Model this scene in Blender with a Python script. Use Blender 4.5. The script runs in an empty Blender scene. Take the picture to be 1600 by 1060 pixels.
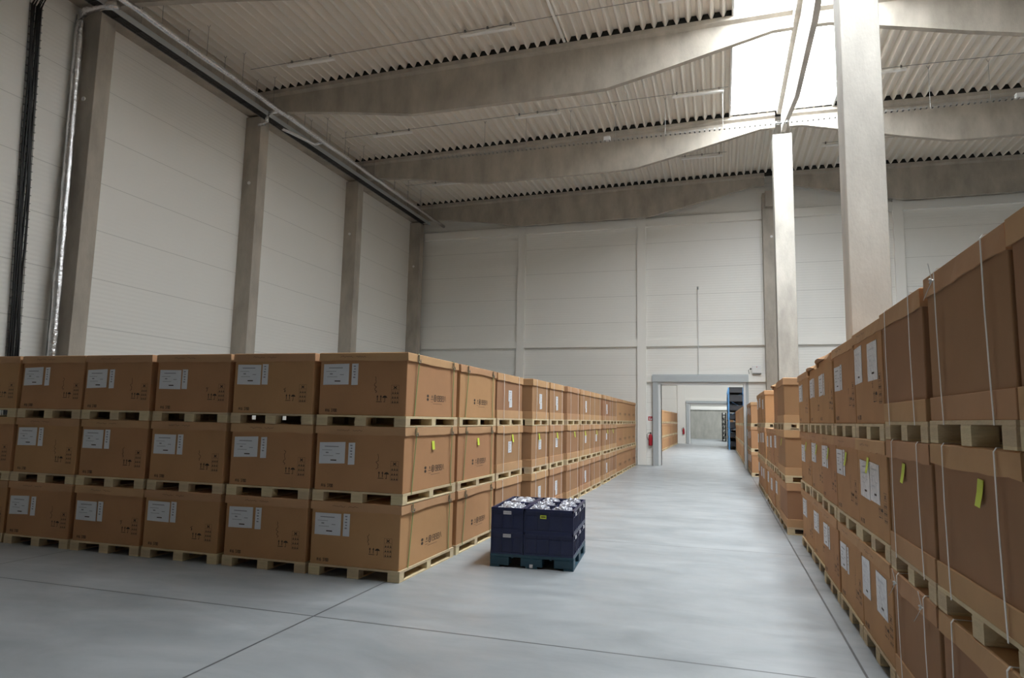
import bpy, bmesh, math, random
from mathutils import Vector, Matrix

# ------------------------------------------------------------------ camera
SC = bpy.context.scene
COL = SC.collection
yaw, pitch, roll = -0.30308899, 0.11810107, -0.02038878
fwd = Vector((math.sin(yaw) * math.cos(pitch), math.cos(yaw) * math.cos(pitch), math.sin(pitch)))
right = Vector((math.cos(yaw), -math.sin(yaw), 0))
down = -right.cross(fwd)
r2 = right * math.cos(roll) + down * math.sin(roll)
d2 = -right * math.sin(roll) + down * math.cos(roll)
cd = bpy.data.cameras.new('camera')
cam = bpy.data.objects.new('camera', cd)
COL.objects.link(cam)
cd.sensor_width = 36
cd.lens = 1044.036 * 36 / 1600
cd.clip_end = 300
cam.matrix_world = Matrix((
    (r2.x, -d2.x, -fwd.x, 0),
    (r2.y, -d2.y, -fwd.y, 0),
    (r2.z, -d2.z, -fwd.z, 1.75),
    (0, 0, 0, 1)))
SC.camera = cam

# ------------------------------------------------------------------ light
w = bpy.data.worlds.new('overcast_sky')
SC.world = w
w.use_nodes = True
bg = w.node_tree.nodes['Background']
bg.inputs[0].default_value = (0.93, 0.97, 1.0, 1)
bg.inputs[1].default_value = 30.5
SC.view_settings.view_transform = 'Standard'
SC.view_settings.look = 'None'
SC.view_settings.gamma = 1
SC.view_settings.exposure = 0.0
SC.view_settings.use_curve_mapping = False
SC.cycles.max_bounces = 10
SC.cycles.diffuse_bounces = 7
SC.cycles.transparent_max_bounces = 12
SC.cycles.sample_clamp_indirect = 6

SKYX = (0.46, 3.42)
SKY = [(5.0, 21.42), (33.0, 45.0), (62.5, 69.0)]     # ridge rooflights of the three halls (y ranges)


def portal(y0, y1, z=11.70):
    ld = bpy.data.lights.new('rooflight_portal', 'AREA')
    ld.shape = 'RECTANGLE'
    ld.size = SKYX[1] - SKYX[0]
    ld.size_y = y1 - y0
    ld.cycles.is_portal = True   # guides the sky's own light, adds none
    o = bpy.data.objects.new('rooflight_portal', ld)
    COL.objects.link(o)
    o.location = ((SKYX[0] + SKYX[1]) / 2, (y0 + y1) / 2, z)


for a, b in SKY:
    portal(a, b)

random.seed(7)
rnd = random.random


def ru(a, b):
    return a + (b - a) * rnd()


# ------------------------------------------------------------------ materials
def mat(name, col, rough=0.6, metal=0.0, vary=0.0, noise=0.0, nscale=6.0, bump=0.0, bscale=40.0, spec=0.5, stretch=(1, 1, 1), coord='Object'):
    m = bpy.data.materials.new(name)
    m.use_nodes = True
    nt = m.node_tree
    N, L = nt.nodes, nt.links
    b = N['Principled BSDF']
    b.inputs['Base Color'].default_value = (*col, 1)
    b.inputs['Roughness'].default_value = rough
    b.inputs['Metallic'].default_value = metal
    b.inputs['Specular IOR Level'].default_value = spec
    tc = N.new('ShaderNodeTexCoord')
    mp = N.new('ShaderNodeMapping')
    mp.inputs['Scale'].default_value = stretch
    L.new(tc.outputs[coord], mp.inputs[0])
    cur = None
    if noise > 0 or vary > 0:
        hsv = N.new('ShaderNodeHueSaturation')
        hsv.inputs['Color'].default_value = (*col, 1)
        val = None
        if noise > 0:
            n = N.new('ShaderNodeTexNoise')
            n.inputs['Scale'].default_value = nscale
            n.inputs['Detail'].default_value = 5
            n.inputs['Roughness'].default_value = 0.6
            L.new(mp.outputs[0], n.inputs['Vector'])
            mr = N.new('ShaderNodeMapRange')
            mr.inputs[1].default_value = 0.3
            mr.inputs[2].default_value = 0.7
            mr.inputs[3].default_value = 1 - noise
            mr.inputs[4].default_value = 1 + noise
            L.new(n.outputs['Fac'], mr.inputs[0])
            val = mr.outputs[0]
        if vary > 0:
            oi = N.new('ShaderNodeObjectInfo')
            m2 = N.new('ShaderNodeMapRange')
            m2.inputs[3].default_value = 1 - vary
            m2.inputs[4].default_value = 1 + vary
            L.new(oi.outputs['Random'], m2.inputs[0])
            if val:
                mm = N.new('ShaderNodeMath')
                mm.operation = 'MULTIPLY'
                L.new(val, mm.inputs[0])
                L.new(m2.outputs[0], mm.inputs[1])
                val = mm.outputs[0]
            else:
                val = m2.outputs[0]
            m3 = N.new('ShaderNodeMapRange')
            m3.inputs[3].default_value = 0.5 - vary * 0.1
            m3.inputs[4].default_value = 0.5 + vary * 0.1
            L.new(oi.outputs['Random'], m3.inputs[0])
            L.new(m3.outputs[0], hsv.inputs['Hue'])
        L.new(val, hsv.inputs['Value'])
        L.new(hsv.outputs[0], b.inputs['Base Color'])
    if bump > 0:
        n2 = N.new('ShaderNodeTexNoise')
        n2.inputs['Scale'].default_value = bscale
        n2.inputs['Detail'].default_value = 4
        L.new(mp.outputs[0], n2.inputs['Vector'])
        bp = N.new('ShaderNodeBump')
        bp.inputs['Strength'].default_value = bump
        bp.inputs['Distance'].default_value = 0.02
        L.new(n2.outputs['Fac'], bp.inputs['Height'])
        L.new(bp.outputs[0], b.inputs['Normal'])
    return m


def math_node(nt, op, a, b=None, c=None):
    n = nt.nodes.new('ShaderNodeMath')
    n.operation = op
    for i, v in enumerate((a, b, c)):
        if v is None:
            continue
        if isinstance(v, (int, float)):
            n.inputs[i].default_value = v
        else:
            nt.links.new(v, n.inputs[i])
    return n.outputs[0]


def seam(nt, sock, off, step, half):
    """1 on thin lines every `step` along a coordinate, 0 elsewhere"""
    t = math_node(nt, 'DIVIDE', math_node(nt, 'SUBTRACT', sock, off - step * 50), step)
    f = math_node(nt, 'FRACT', t)
    d = math_node(nt, 'ABSOLUTE', math_node(nt, 'SUBTRACT', f, 0.5))
    return math_node(nt, 'GREATER_THAN', d, 0.5 - half / step)


def floor_mat():
    m = mat('polished_concrete_floor', (0.40, 0.43, 0.455), 0.36, noise=0.0, spec=0.5)
    nt = m.node_tree
    N, L = nt.nodes, nt.links
    b = N['Principled BSDF']
    g = N.new('ShaderNodeNewGeometry')
    sp = N.new('ShaderNodeSeparateXYZ')
    L.new(g.outputs['Position'], sp.inputs[0])
    n1 = N.new('ShaderNodeTexNoise')
    n1.inputs['Scale'].default_value = 0.9
    n1.inputs['Detail'].default_value = 8
    n1.inputs['Roughness'].default_value = 0.62
    n1.inputs['Distortion'].default_value = 0.6
    mp = N.new('ShaderNodeMapping')
    mp.inputs['Scale'].default_value = (0.8, 1.7, 1)
    L.new(g.outputs['Position'], mp.inputs[0])
    L.new(mp.outputs[0], n1.inputs['Vector'])
    cr = N.new('ShaderNodeValToRGB')
    cr.color_ramp.elements[0].position = 0.30
    cr.color_ramp.elements[0].color = (0.265, 0.29, 0.308, 1)
    cr.color_ramp.elements[1].position = 0.68
    cr.color_ramp.elements[1].color = (0.385, 0.41, 0.43, 1)
    L.new(n1.outputs['Fac'], cr.inputs[0])
    s1 = seam(nt, sp.outputs[0], -3.42, 4.37, 0.0095)
    s2 = seam(nt, sp.outputs[1], 5.30, 4.68, 0.0095)
    s = math_node(nt, 'MULTIPLY', math_node(nt, 'MAXIMUM', s1, s2), 0.9)
    mx = N.new('ShaderNodeMixRGB')
    L.new(s, mx.inputs[0])
    L.new(cr.outputs[0], mx.inputs[1])
    mx.inputs[2].default_value = (0.07, 0.075, 0.08, 1)
    L.new(mx.outputs[0], b.inputs['Base Color'])
    n2 = N.new('ShaderNodeTexNoise')
    n2.inputs['Scale'].default_value = 2.2
    n2.inputs['Detail'].default_value = 6
    L.new(mp.outputs[0], n2.inputs['Vector'])
    mr = N.new('ShaderNodeMapRange')
    mr.inputs[1].default_value = 0.3
    mr.inputs[2].default_value = 0.7
    mr.inputs[3].default_value = 0.28
    mr.inputs[4].default_value = 0.46
    L.new(n2.outputs['Fac'], mr.inputs[0])
    L.new(mr.outputs[0], b.inputs['Roughness'])
    return m


def panel_mat(name, col, off=0.3, step=1.1, rough=0.42):
    m = mat(name, col, rough)
    nt = m.node_tree
    N, L = nt.nodes, nt.links
    b = N['Principled BSDF']
    g = N.new('ShaderNodeNewGeometry')
    sp = N.new('ShaderNodeSeparateXYZ')
    L.new(g.outputs['Position'], sp.inputs[0])
    s = seam(nt, sp.outputs[2], off, step, 0.007)
    mx = N.new('ShaderNodeMixRGB')
    L.new(math_node(nt, 'MULTIPLY', s, 0.4), mx.inputs[0])
    mx.inputs[1].default_value = (*col, 1)
    mx.inputs[2].default_value = (col[0] * .3, col[1] * .3, col[2] * .3, 1)
    L.new(mx.outputs[0], b.inputs['Base Color'])
    # fine horizontal micro ribbing of the sheet
    wv = math_node(nt, 'SINE', math_node(nt, 'MULTIPLY', sp.outputs[2], 2 * math.pi / 0.10))
    bp = N.new('ShaderNodeBump')
    bp.inputs['Strength'].default_value = 0.12
    bp.inputs['Distance'].default_value = 0.01
    L.new(wv, bp.inputs['Height'])
    L.new(bp.outputs[0], b.inputs['Normal'])
    return m


def concrete(name, col, n=0.16):
    m = mat(name, col, 0.75, noise=n, nscale=1.6, bump=0.25, bscale=25, spec=0.3, stretch=(1.3, 1.3, 0.55))
    return m


M = {}
M['floor'] = floor_mat()
M['panel'] = panel_mat('white_wall_panel', (0.87, 0.86, 0.82))
M['trimw'] = mat('white_steel_trim', (0.90, 0.885, 0.84), 0.5)
M['conc'] = concrete('cast_concrete', (0.43, 0.39, 0.335), 0.2)
M['concl'] = concrete('pale_cast_concrete', (0.56, 0.53, 0.48), 0.16)
M['concb'] = concrete('blotchy_concrete', (0.40, 0.375, 0.335), 0.22)
M['concw'] = concrete('concrete_wall_slab', (0.43, 0.42, 0.38), 0.15)
M['deck'] = mat('coated_steel_deck', (0.79, 0.745, 0.675), 0.5, spec=0.4)
M['curb'] = mat('rooflight_curb', (0.75, 0.75, 0.74), 0.5)
M['galv'] = mat('galvanised_steel', (0.42, 0.42, 0.41), 0.45, 0.7, noise=0.12, nscale=12)
M['dgalv'] = mat('dull_grey_steel', (0.24, 0.24, 0.235), 0.55, 0.4)
M['doorg'] = mat('grey_door_steel', (0.50, 0.54, 0.56), 0.45, 0.2)
M['cable'] = mat('black_cable', (0.008, 0.008, 0.009), 0.45)
M['foil'] = mat('foil_insulation', (0.78, 0.78, 0.80), 0.22, 0.95, bump=1.0, bscale=16)
M['kraft'] = mat('kraft_cardboard', (0.50, 0.277, 0.138), 0.8, vary=0.05, noise=0.05, nscale=2.5, bump=0.05, bscale=8, spec=0.2)
M['kraft_lid'] = mat('kraft_lid_cardboard', (0.53, 0.315, 0.170), 0.8, vary=0.06, noise=0.06, nscale=3, bump=0.1, bscale=8, spec=0.2)
M['kraft_dull'] = mat('dull_kraft_cardboard', (0.375, 0.21, 0.114), 0.8, vary=0.06, noise=0.05, nscale=2.5, bump=0.05, bscale=8, spec=0.2)
M['ink'] = mat('print_ink', (0.055, 0.036, 0.024), 0.8)
M['fade'] = mat('faded_ink', (0.17, 0.10, 0.06), 0.8)
M['paper'] = mat('white_label_paper', (0.75, 0.76, 0.80), 0.55)
M['pocket'] = mat('clear_document_pocket', (0.62, 0.61, 0.64), 0.25, bump=0.5, bscale=22)
M['pink'] = mat('grey_label_print', (0.30, 0.30, 0.33), 0.6)
M['yellow'] = mat('yellow_note_paper', (0.68, 0.80, 0.08), 0.6)
M['wood'] = mat('pale_pallet_wood', (0.66, 0.53, 0.34), 0.75, vary=0.10, noise=0.12, nscale=5, bump=0.3, bscale=30, stretch=(1, 1, 4), spec=0.25)
M['gstrap'] = mat('green_strap', (0.14, 0.25, 0.07), 0.45)
M['wstrap'] = mat('white_strap', (0.80, 0.78, 0.76), 0.35)
M['wire'] = mat('strap_wire', (0.25, 0.24, 0.2), 0.4, 0.8)
M['crate'] = mat('dark_blue_plastic', (0.014, 0.020, 0.075), 0.34, noise=0.1, nscale=8)
M['bpal'] = mat('blue_pallet_plastic', (0.018, 0.065, 0.10), 0.45, noise=0.15, nscale=8)
M['film'] = mat('clear_plastic_bag', (0.48, 0.50, 0.56), 0.2, 0.3, noise=0.35, nscale=9, bump=1.0, bscale=20)
M['ribdark'] = mat('dark_rib_block', (0.018, 0.018, 0.016), 0.9)
M['red'] = mat('red_enamel', (0.42, 0.02, 0.035), 0.3)
M['black'] = mat('black_plastic', (0.015, 0.015, 0.015), 0.5)
M['white'] = mat('white_plastic', (0.80, 0.80, 0.79), 0.4)
M['lamp'] = mat('unlit_batten_lamp', (0.88, 0.87, 0.84), 0.4)
M['rack'] = mat('blue_rack_steel', (0.10, 0.28, 0.55), 0.45)
M['bin'] = mat('dark_stock_bin', (0.02, 0.022, 0.028), 0.5)


def glass_mat():
    m = bpy.data.materials.new('clear_rooflight_sheet')
    m.use_nodes = True
    nt = m.node_tree
    for n in list(nt.nodes):
        nt.nodes.remove(n)
    o = nt.nodes.new('ShaderNodeOutputMaterial')
    mx = nt.nodes.new('ShaderNodeMixShader')
    t = nt.nodes.new('ShaderNodeBsdfTransparent')
    t.inputs[0].default_value = (0.97, 0.98, 0.98, 1)
    g = nt.nodes.new('ShaderNodeBsdfGlossy')
    g.inputs['Roughness'].default_value = 0.15
    mx.inputs[0].default_value = 0.05
    nt.links.new(t.outputs[0], mx.inputs[1])
    nt.links.new(g.outputs[0], mx.inputs[2])
    nt.links.new(mx.outputs[0], o.inputs[0])
    return m


M['glass'] = glass_mat()

# ------------------------------------------------------------------ helpers
LABELS = {}


def tag(o, label, cat, group=None, kind=None):
    o['label'] = label
    o['category'] = cat
    if group:
        o['group'] = group
    if kind:
        o['kind'] = kind
    LABELS.setdefault(label, []).append(o.name)
    return o


class MB:
    """collects faces with material slots into one mesh"""

    def __init__(s):
        s.v, s.f, s.m, s.mats = [], [], [], []

    def slot(s, m):
        if m not in s.mats:
            s.mats.append(m)
        return s.mats.index(m)

    def add(s, vs, fs, m='kraft'):
        k = len(s.v)
        i = s.slot(m)
        s.v += [tuple(p) for p in vs]
        for f in fs:
            s.f.append([k + q for q in f])
            s.m.append(i)
        return s

    def box(s, x0, y0, z0, x1, y1, z1, m='kraft', bev=0.0):
        if bev <= 0:
            s.add([(x0, y0, z0), (x1, y0, z0), (x1, y1, z0), (x0, y1, z0), (x0, y0, z1), (x1, y0, z1), (x1, y1, z1), (x0, y1, z1)],
                  [(3, 2, 1, 0), (4, 5, 6, 7), (0, 1, 5, 4), (1, 2, 6, 5), (2, 3, 7, 6), (3, 0, 4, 7)], m)
            return s
        bm = bmesh.new()
        bmesh.ops.create_cube(bm, size=1)
        for v in bm.verts:
            v.co = Vector((x0 + (v.co.x + .5) * (x1 - x0), y0 + (v.co.y + .5) * (y1 - y0), z0 + (v.co.z + .5) * (z1 - z0)))
        bmesh.ops.bevel(bm, geom=bm.edges[:] + bm.verts[:], offset=bev, segments=2, affect='EDGES', profile=0.5)
        bm.verts.index_update()
        s.add([v.co.copy() for v in bm.verts], [[v.index for v in f.verts] for f in bm.faces], m)
        bm.free()
        return s

    def prism(s, prof, axis, a, b, m):
        """2D profile (list) extruded along axis 0/1/2 between a and b"""
        n = len(prof)

        def P(p, t):
            q = [p[0], p[1]]
            q.insert(axis, t)
            return tuple(q)
        vs = [P(p, a) for p in prof] + [P(p, b) for p in prof]
        fs = [(i, (i + 1) % n, n + (i + 1) % n, n + i) for i in range(n)] + [tuple(range(n))[::-1], tuple(range(n, 2 * n))]
        s.add(vs, fs, m)
        return s

    def tube(s, pts, r, m, n=8, cap=True, wob=0.0):
        pts = [Vector(p) for p in pts]
        rings = []
        for i, p in enumerate(pts):
            d = (pts[min(i + 1, len(pts) - 1)] - pts[max(i - 1, 0)]).normalized()
            up = Vector((0, 0, 1)) if abs(d.z) < 0.9 else Vector((1, 0, 0))
            a = d.cross(up).normalized()
            b = d.cross(a)
            rr = r * (1 + wob * (rnd() - .5))
            rings.append([p + (a * math.cos(t * 2 * math.pi / n) + b * math.sin(t * 2 * math.pi / n)) * rr for t in range(n)])
        vs = [q for rg in rings for q in rg]
        fs = []
        for i in range(len(pts) - 1):
            for t in range(n):
                fs.append((i * n + t, i * n + (t + 1) % n, (i + 1) * n + (t + 1) % n, (i + 1) * n + t))
        if cap:
            fs.append(tuple(range(n))[::-1])
            fs.append(tuple(range((len(pts) - 1) * n, len(pts) * n)))
        s.add(vs, fs, m)
        return s

    def ribbon(s, pts, wdir, w_, ndir, t, m):
        """flat strap: pts path, width direction wdir, thickness along normals"""
        wd = Vector(wdir) * w_ / 2
        pts = [Vector(p) for p in pts]
        vs = []
        for i, p in enumerate(pts):
            nd = Vector(ndir[i] if isinstance(ndir, list) else ndir) * t
            vs += [p - wd, p + wd, p + wd + nd, p - wd + nd]
        fs = []
        for i in range(len(pts) - 1):
            k = 4 * i
            for q in range(4):
                fs.append((k + q, k + (q + 1) % 4, k + 4 + (q + 1) % 4, k + 4 + q))
        fs.append((0, 1, 2, 3))
        k = 4 * (len(pts) - 1)
        fs.append((k + 3, k + 2, k + 1, k))
        s.add(vs, fs, m)
        return s

    def mesh(s, name):
        me = bpy.data.meshes.new(name)
        me.from_pydata(s.v, [], s.f)
        for m in s.mats:
            me.materials.append(M[m])
        me.polygons.foreach_set('material_index', s.m)
        bm = bmesh.new()
        bm.from_mesh(me)
        bmesh.ops.recalc_face_normals(bm, faces=bm.faces[:])
        bm.to_mesh(me)
        bm.free()
        me.update()
        return me

    def build(s, name, parent=None, smooth=False):
        return put(name, s.mesh(name), parent, smooth=smooth)


def put(name, me, parent=None, loc=None, rz=0, smooth=False):
    o = bpy.data.objects.new(name, me)
    COL.objects.link(o)
    if parent:
        o.parent = parent
    if loc:
        o.location = loc
    o.rotation_euler.z = rz
    if smooth:
        for p in me.polygons:
            p.use_smooth = True
    return o


def empty(name, loc, rz=0):
    o = bpy.data.objects.new(name, None)
    o.empty_display_size = 0.2
    COL.objects.link(o)
    o.location = loc
    o.rotation_euler.z = rz
    return o


def struct(o):
    o['kind'] = 'structure'
    return o


ORD = ['first', 'second', 'third', 'fourth', 'fifth', 'sixth', 'seventh', 'eighth', 'ninth', 'tenth', 'eleventh', 'twelfth',
       'thirteenth', 'fourteenth', 'fifteenth', 'sixteenth', 'seventeenth', 'eighteenth']

# ------------------------------------------------------------------ shell
XL, XR = -13.46, 17.4
YB, Y1, Y2, Y3 = -14.0, 27.62, 56.0, 74.0
RIDGE = 1.95


def topz(x):
    return 11.50 - 0.0135 * abs(x - RIDGE)


b = MB().box(XL - 0.2, YB - 0.2, -0.25, XR + 0.2, Y3 + 0.3, 0.0, 'floor')
struct(b.build('floor'))
struct(MB().box(XL - 0.2, YB, 0, XL, Y3, 12.2, 'panel').build('wall_left'))
struct(MB().box(XR, YB, 0, XR + 0.2, Y3, 12.2, 'panel').build('wall_right'))
struct(MB().box(XL - 0.2, YB - 0.2, 0, XR + 0.2, YB, 12.2, 'panel').build('wall_front'))


def partition(name, y, x0, x1, zt, th=0.34):
    m = MB()
    m.box(XL, y, 0, x0, y + th, 12.2, 'panel')
    m.box(x1, y, 0, XR, y + th, 12.2, 'panel')
    m.box(x0, y, zt, x1, y + th, 12.2, 'panel')
    return struct(m.build(name))


DX0, DX1 = -2.29, 0.86
partition('wall_back', Y1, DX0, DX1, 3.24)
D2X0, D2X1 = -2.33, 0.95
partition('wall_middle', Y2, D2X0, D2X1, 3.16)
m = MB().box(XL, Y3, 0, XR, Y3 + 0.3, 3.05, 'concw')
m.box(XL, Y3 + 0.05, 3.05, XR, Y3 + 0.3, 12.2, 'panel')
struct(m.build('wall_end'))


# corrugated roof deck
def deck(name, x0, x1, y0, y1, pitch=0.275, h=0.15):
    prof = []
    n = int(round((x1 - x0) / pitch))
    p = (x1 - x0) / n
    for i in range(n):
        a = x0 + i * p
        for dx, dz in ((0.0, 0), (0.045, 0), (0.105, h), (p - 0.06, h)):
            prof.append((a + dx, topz(a + dx) + 0.005 + dz))
    prof.append((x1, topz(x1) + 0.005))
    k = len(prof)
    vs = [(q[0], y0, q[1]) for q in prof] + [(q[0], y1, q[1]) for q in prof]
    fs = [(i, i + 1, k + i + 1, k + i) for i in range(k - 1)]
    # roof build-up above the sheet, so no sky leaks in
    mb = MB().add(vs, fs, 'deck')
    mb.box(x0, y0, 11.72, x1, y1, 11.82, 'deck')
    for fy in (-0.4, 5.1, 10.64, 16.06, 21.70, 27.13):
        if y0 < fy < y1:
            zc = (topz(x0), topz(x1))
            mb.add([(x0, fy - .18, zc[0] + .004), (x1, fy - .18, zc[1] + .004), (x1, fy + .18, zc[1] + .004), (x0, fy + .18, zc[0] + .004),
                    (x0, fy - .18, zc[0] + .150), (x1, fy - .18, zc[1] + .150), (x1, fy + .18, zc[1] + .150), (x0, fy + .18, zc[0] + .150)],
                   [(3, 2, 1, 0), (4, 5, 6, 7), (0, 1, 5, 4), (1, 2, 6, 5), (2, 3, 7, 6), (3, 0, 4, 7)], 'ribdark')  # plain dark block across the deck ribs above each beam
    me = mb.mesh(name)
    return struct(put(name, me))


deck('ceiling', XL, SKYX[0], YB, Y1)
deck('ceiling', SKYX[1], XR, YB, Y1)
deck('ceiling', SKYX[0], SKYX[1], 21.42, Y1)
deck('ceiling', SKYX[0], SKYX[1], YB, SKY[0][0])
for (ya, yb, (s0, s1)) in ((Y1 + .34, Y2, SKY[1]), (Y2 + .34, Y3, SKY[2])):
    m = MB()
    m.box(XL, ya, 11.5, SKYX[0], yb, 11.7, 'deck')
    m.box(SKYX[1], ya, 11.5, XR, yb, 11.7, 'deck')
    m.box(SKYX[0], ya, 11.5, SKYX[1], s0, 11.7, 'deck')
    m.box(SKYX[0], s1, 11.5, SKYX[1], yb, 11.7, 'deck')
    struct(m.build('ceiling'))

n = 0
for (s0, s1) in SKY:
    n += 1
    m = MB()
    t = 0.05
    m.box(SKYX[0] - t, s0 - t, 11.46, SKYX[0], s1 + t, 11.74, 'curb')
    m.box(SKYX[1], s0 - t, 11.46, SKYX[1] + t, s1 + t, 11.74, 'curb')
    m.box(SKYX[0], s1, 11.50, SKYX[1], s1 + t, 11.74, 'curb')
    m.box(SKYX[0], s0 - t, 11.50, SKYX[1], s0, 11.74, 'curb')
    o = struct(m.build('window_%d' % n))
    # arched clear sheet over the curb
    k = 10
    prof = [(SKYX[0] - t + (SKYX[1] - SKYX[0] + 2 * t) * i / k, 11.74 + 0.42 * math.sin(math.pi * i / k)) for i in range(k + 1)]
    vs = [(p[0], s0 - t, p[1]) for p in prof] + [(p[0], s1 + t, p[1]) for p in prof]
    fs = [(i, i + 1, k + 2 + i, k + 1 + i) for i in range(k)]
    g = MB().add(vs, fs, 'glass').build('glass_pane', o)

# ------------------------------------------------------------------ concrete columns and beams
CY = [10.46, 15.87, 21.51, 27.02]
names = ['nearest', 'second', 'third', 'farthest']
COLX = -12.92
for i, y in enumerate([-0.5, 4.95] + CY):
    z1 = 10.55
    o = MB().box(XL, y, 0, COLX, y + 0.38, z1, 'conc', 0.012).build('concrete_column')
    if i < 2:
        tag(o, 'concrete wall column on the left wall, %s behind the camera side' % ('first' if i else 'second'), 'column')
    else:
        k = i - 2
        tag(o, 'grey concrete column against the left white wall, %s of four' % names[k], 'column', 'columns along the left wall')
        cx, cz = (-13.2, 8.5)
        d = MB().tube([(cx, y + 0.002, cz), (cx, y - 0.02, cz)], 0.05, 'white', 12).build('lifting_socket_cap', o)


def pillar(y, x0, x1, z1, label, m_, d=0.5):
    o = MB().box(x0, y, 0, x1, y + d, z1, m_, 0.015).build('concrete_pillar')
    tag(o, label, 'pillar')
    return o


pillar(10.40, 1.80, 2.33, 10.75, 'tall concrete pillar rising behind the right-hand cartons, nearest and widest in view', 'concl')
pB = pillar(21.50, 1.69, 2.25, 10.75, 'brightly lit slender concrete pillar under the end of the rooflight', 'concb')
pA = pillar(27.05, 1.68, 2.22, 10.72, 'darker concrete pillar against the back wall right of the doorway', 'conc')
MB().box(1.78, 26.80, 10.1, 2.12, 27.04, 10.72, 'conc', 0.01).build('corbel', pA)
MB().tube([(1.99, 27.052, 8.95), (1.99, 27.03, 8.95)], 0.05, 'white', 12).build('lifting_socket_cap', pA)
pillar(-0.6, 1.80, 2.33, 10.75, 'concrete pillar beyond the frame behind the viewer', 'concl')

# fish-bellied cross beams
def underside(x):
    d = abs(x - RIDGE)
    pts = [(0.0, 11.03), (0.62, 11.02), (3.3, 10.38), (4.6, 10.10), (5.2, 10.08), (10.0, 10.07), (12.2, 10.40), (14.0, 10.62), (15.6, 10.62)]
    for (a, za), (c, zc) in zip(pts, pts[1:]):
        if d <= c:
            return za + (zc - za) * (d - a) / (c - a)
    return pts[-1][1]


def beam(y, xa, xb, label):
    web, fl = 0.075, 0.19
    xs = [xa]
    for d in (0.62, 3.3, 4.6, 5.2, 10.0, 12.2, 14.0):
        for sgn in (-1, 1):
            x = RIDGE + sgn * d
            if xa < x < xb:
                xs.append(x)
    xs.append(xb)
    xs = sorted(set(xs))
    mb = MB()
    vs, fs = [], []
    for x in xs:
        zt = topz(x)
        zf = zt - 0.11
        zu = underside(x)
        ring = [(x, y - fl, zt), (x, y - fl, zf), (x, y - web, zf - 0.05), (x, y - web, zu), (x, y + web, zu), (x, y + web, zf - 0.05), (x, y + fl, zf), (x, y + fl, zt)]
        vs += ring
    for i in range(len(xs) - 1):
        for q in range(8):
            fs.append((8 * i + q, 8 * i + (q + 1) % 8, 8 * i + 8 + (q + 1) % 8, 8 * i + 8 + q))
    fs.append(tuple(range(8)))
    fs.append(tuple(range(8 * len(xs) - 8, 8 * len(xs)))[::-1])
    mb.add(vs, fs, 'conc')
    o = mb.build('concrete_beam')
    tag(o, label, 'beam')
    return o


by = [10.64, 16.06, 21.70, 27.13]
bn = ['nearest roof beam, cut off by the top left of the picture', 'second roof beam from the viewer, meeting the steel rooflight girder',
      'third roof beam from the viewer, over the bright pillar', 'farthest roof beam, along the top of the back wall']
for y, t_ in zip(by, bn):
    beam(y, XL + 0.05, 1.78, 'fish-bellied concrete beam left of the ridge, ' + t_.split(',')[0])
    beam(y, 2.20, XR - 0.05, 'fish-bellied concrete beam right of the ridge, ' + t_.split(',')[0])
for y, t_ in ((5.1, 'first'), (-0.4, 'second')):
    beam(y, XL + 0.05, 1.78, 'left concrete roof beam %s above and behind the viewer' % t_)
    beam(y, 2.20, XR - 0.05, 'right concrete roof beam %s above and behind the viewer' % t_)


# ridge girders along the hall between the pillars
def ridge_girder(ya, yb, label):
    mid = (ya + yb) / 2
    ys = [ya, ya + 0.4, mid - 1.7, mid + 1.7, yb - 0.4, yb]
    zu = [10.80, 10.80, 10.10, 10.10, 10.80, 10.80]
    vs, fs = [], []
    for y, z in zip(ys, zu):
        vs += [(1.83, y, 11.50), (1.83, y, 11.40), (1.945, y, 11.38), (1.945, y, z), (2.07, y, z), (2.07, y, 11.38), (2.19, y, 11.40), (2.19, y, 11.50)]
    for i in range(len(ys) - 1):
        for q in range(8):
            fs.append((8 * i + q, 8 * i + (q + 1) % 8, 8 * i + 8 + (q + 1) % 8, 8 * i + 8 + q))
    fs.append(tuple(range(8)))
    fs.append(tuple(range(40, 48))[::-1])
    o = MB().add(vs, fs, 'concl').build('ridge_girder')
    return tag(o, label, 'girder')


ridge_girder(10.45, 21.49, 'fish-bellied girder running along the ridge under the rooflight between two pillars')
ridge_girder(-0.5, 10.40, 'ridge girder overhead and behind the viewer')

# edge beam
m = MB()
m.box(XL, YB, 10.62, -13.12, Y1, topz(XL) - 0.0, 'conc')
tag(m.build('edge_beam'), 'dark concrete edge beam along the top of the left wall', 'beam')

# ------------------------------------------------------------------ back wall framing
tn = 0


def trim(*a, m_='trimw'):
    global tn
    tn += 1
    return struct(MB().box(*a, m_, 0.006).build('trim_%d' % tn))


GY = Y1 - 0.14
for x0, x1 in ((-8.40, -8.06), (-3.22, -2.86), (6.30, 6.64), (11.45, 11.80)):
    trim(x0, GY, 0, x1, Y1 + 0.01, 10.32)
for xa, xb in ((COLX, -8.40), (-8.06, -3.22), (-2.86, 1.68), (2.22, 6.30), (6.64, 11.45), (11.80, XR)):
    trim(xa, GY + 0.01, 9.80, xb, Y1 + 0.01, 10.14)
    trim(xa, GY + 0.01, 4.77, xb, Y1 + 0.01, 5.06)
trim(-2.86, GY + 0.01, 3.32, -2.60, Y1 + 0.01, 3.62)
trim(1.05, GY + 0.01, 3.34, 1.68, Y1 + 0.01, 3.64)
# second wall posts
trim(-3.33, Y2 - 0.14, 0, -2.72, Y2 + 0.01, 10.3)
trim(-13.4, Y2 - 0.13, 4.7, -3.33, Y2 + 0.01, 5.0)
trim(-2.72, Y2 - 0.12, 3.34, XR, Y2 + 0.01, 3.62)
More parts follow.
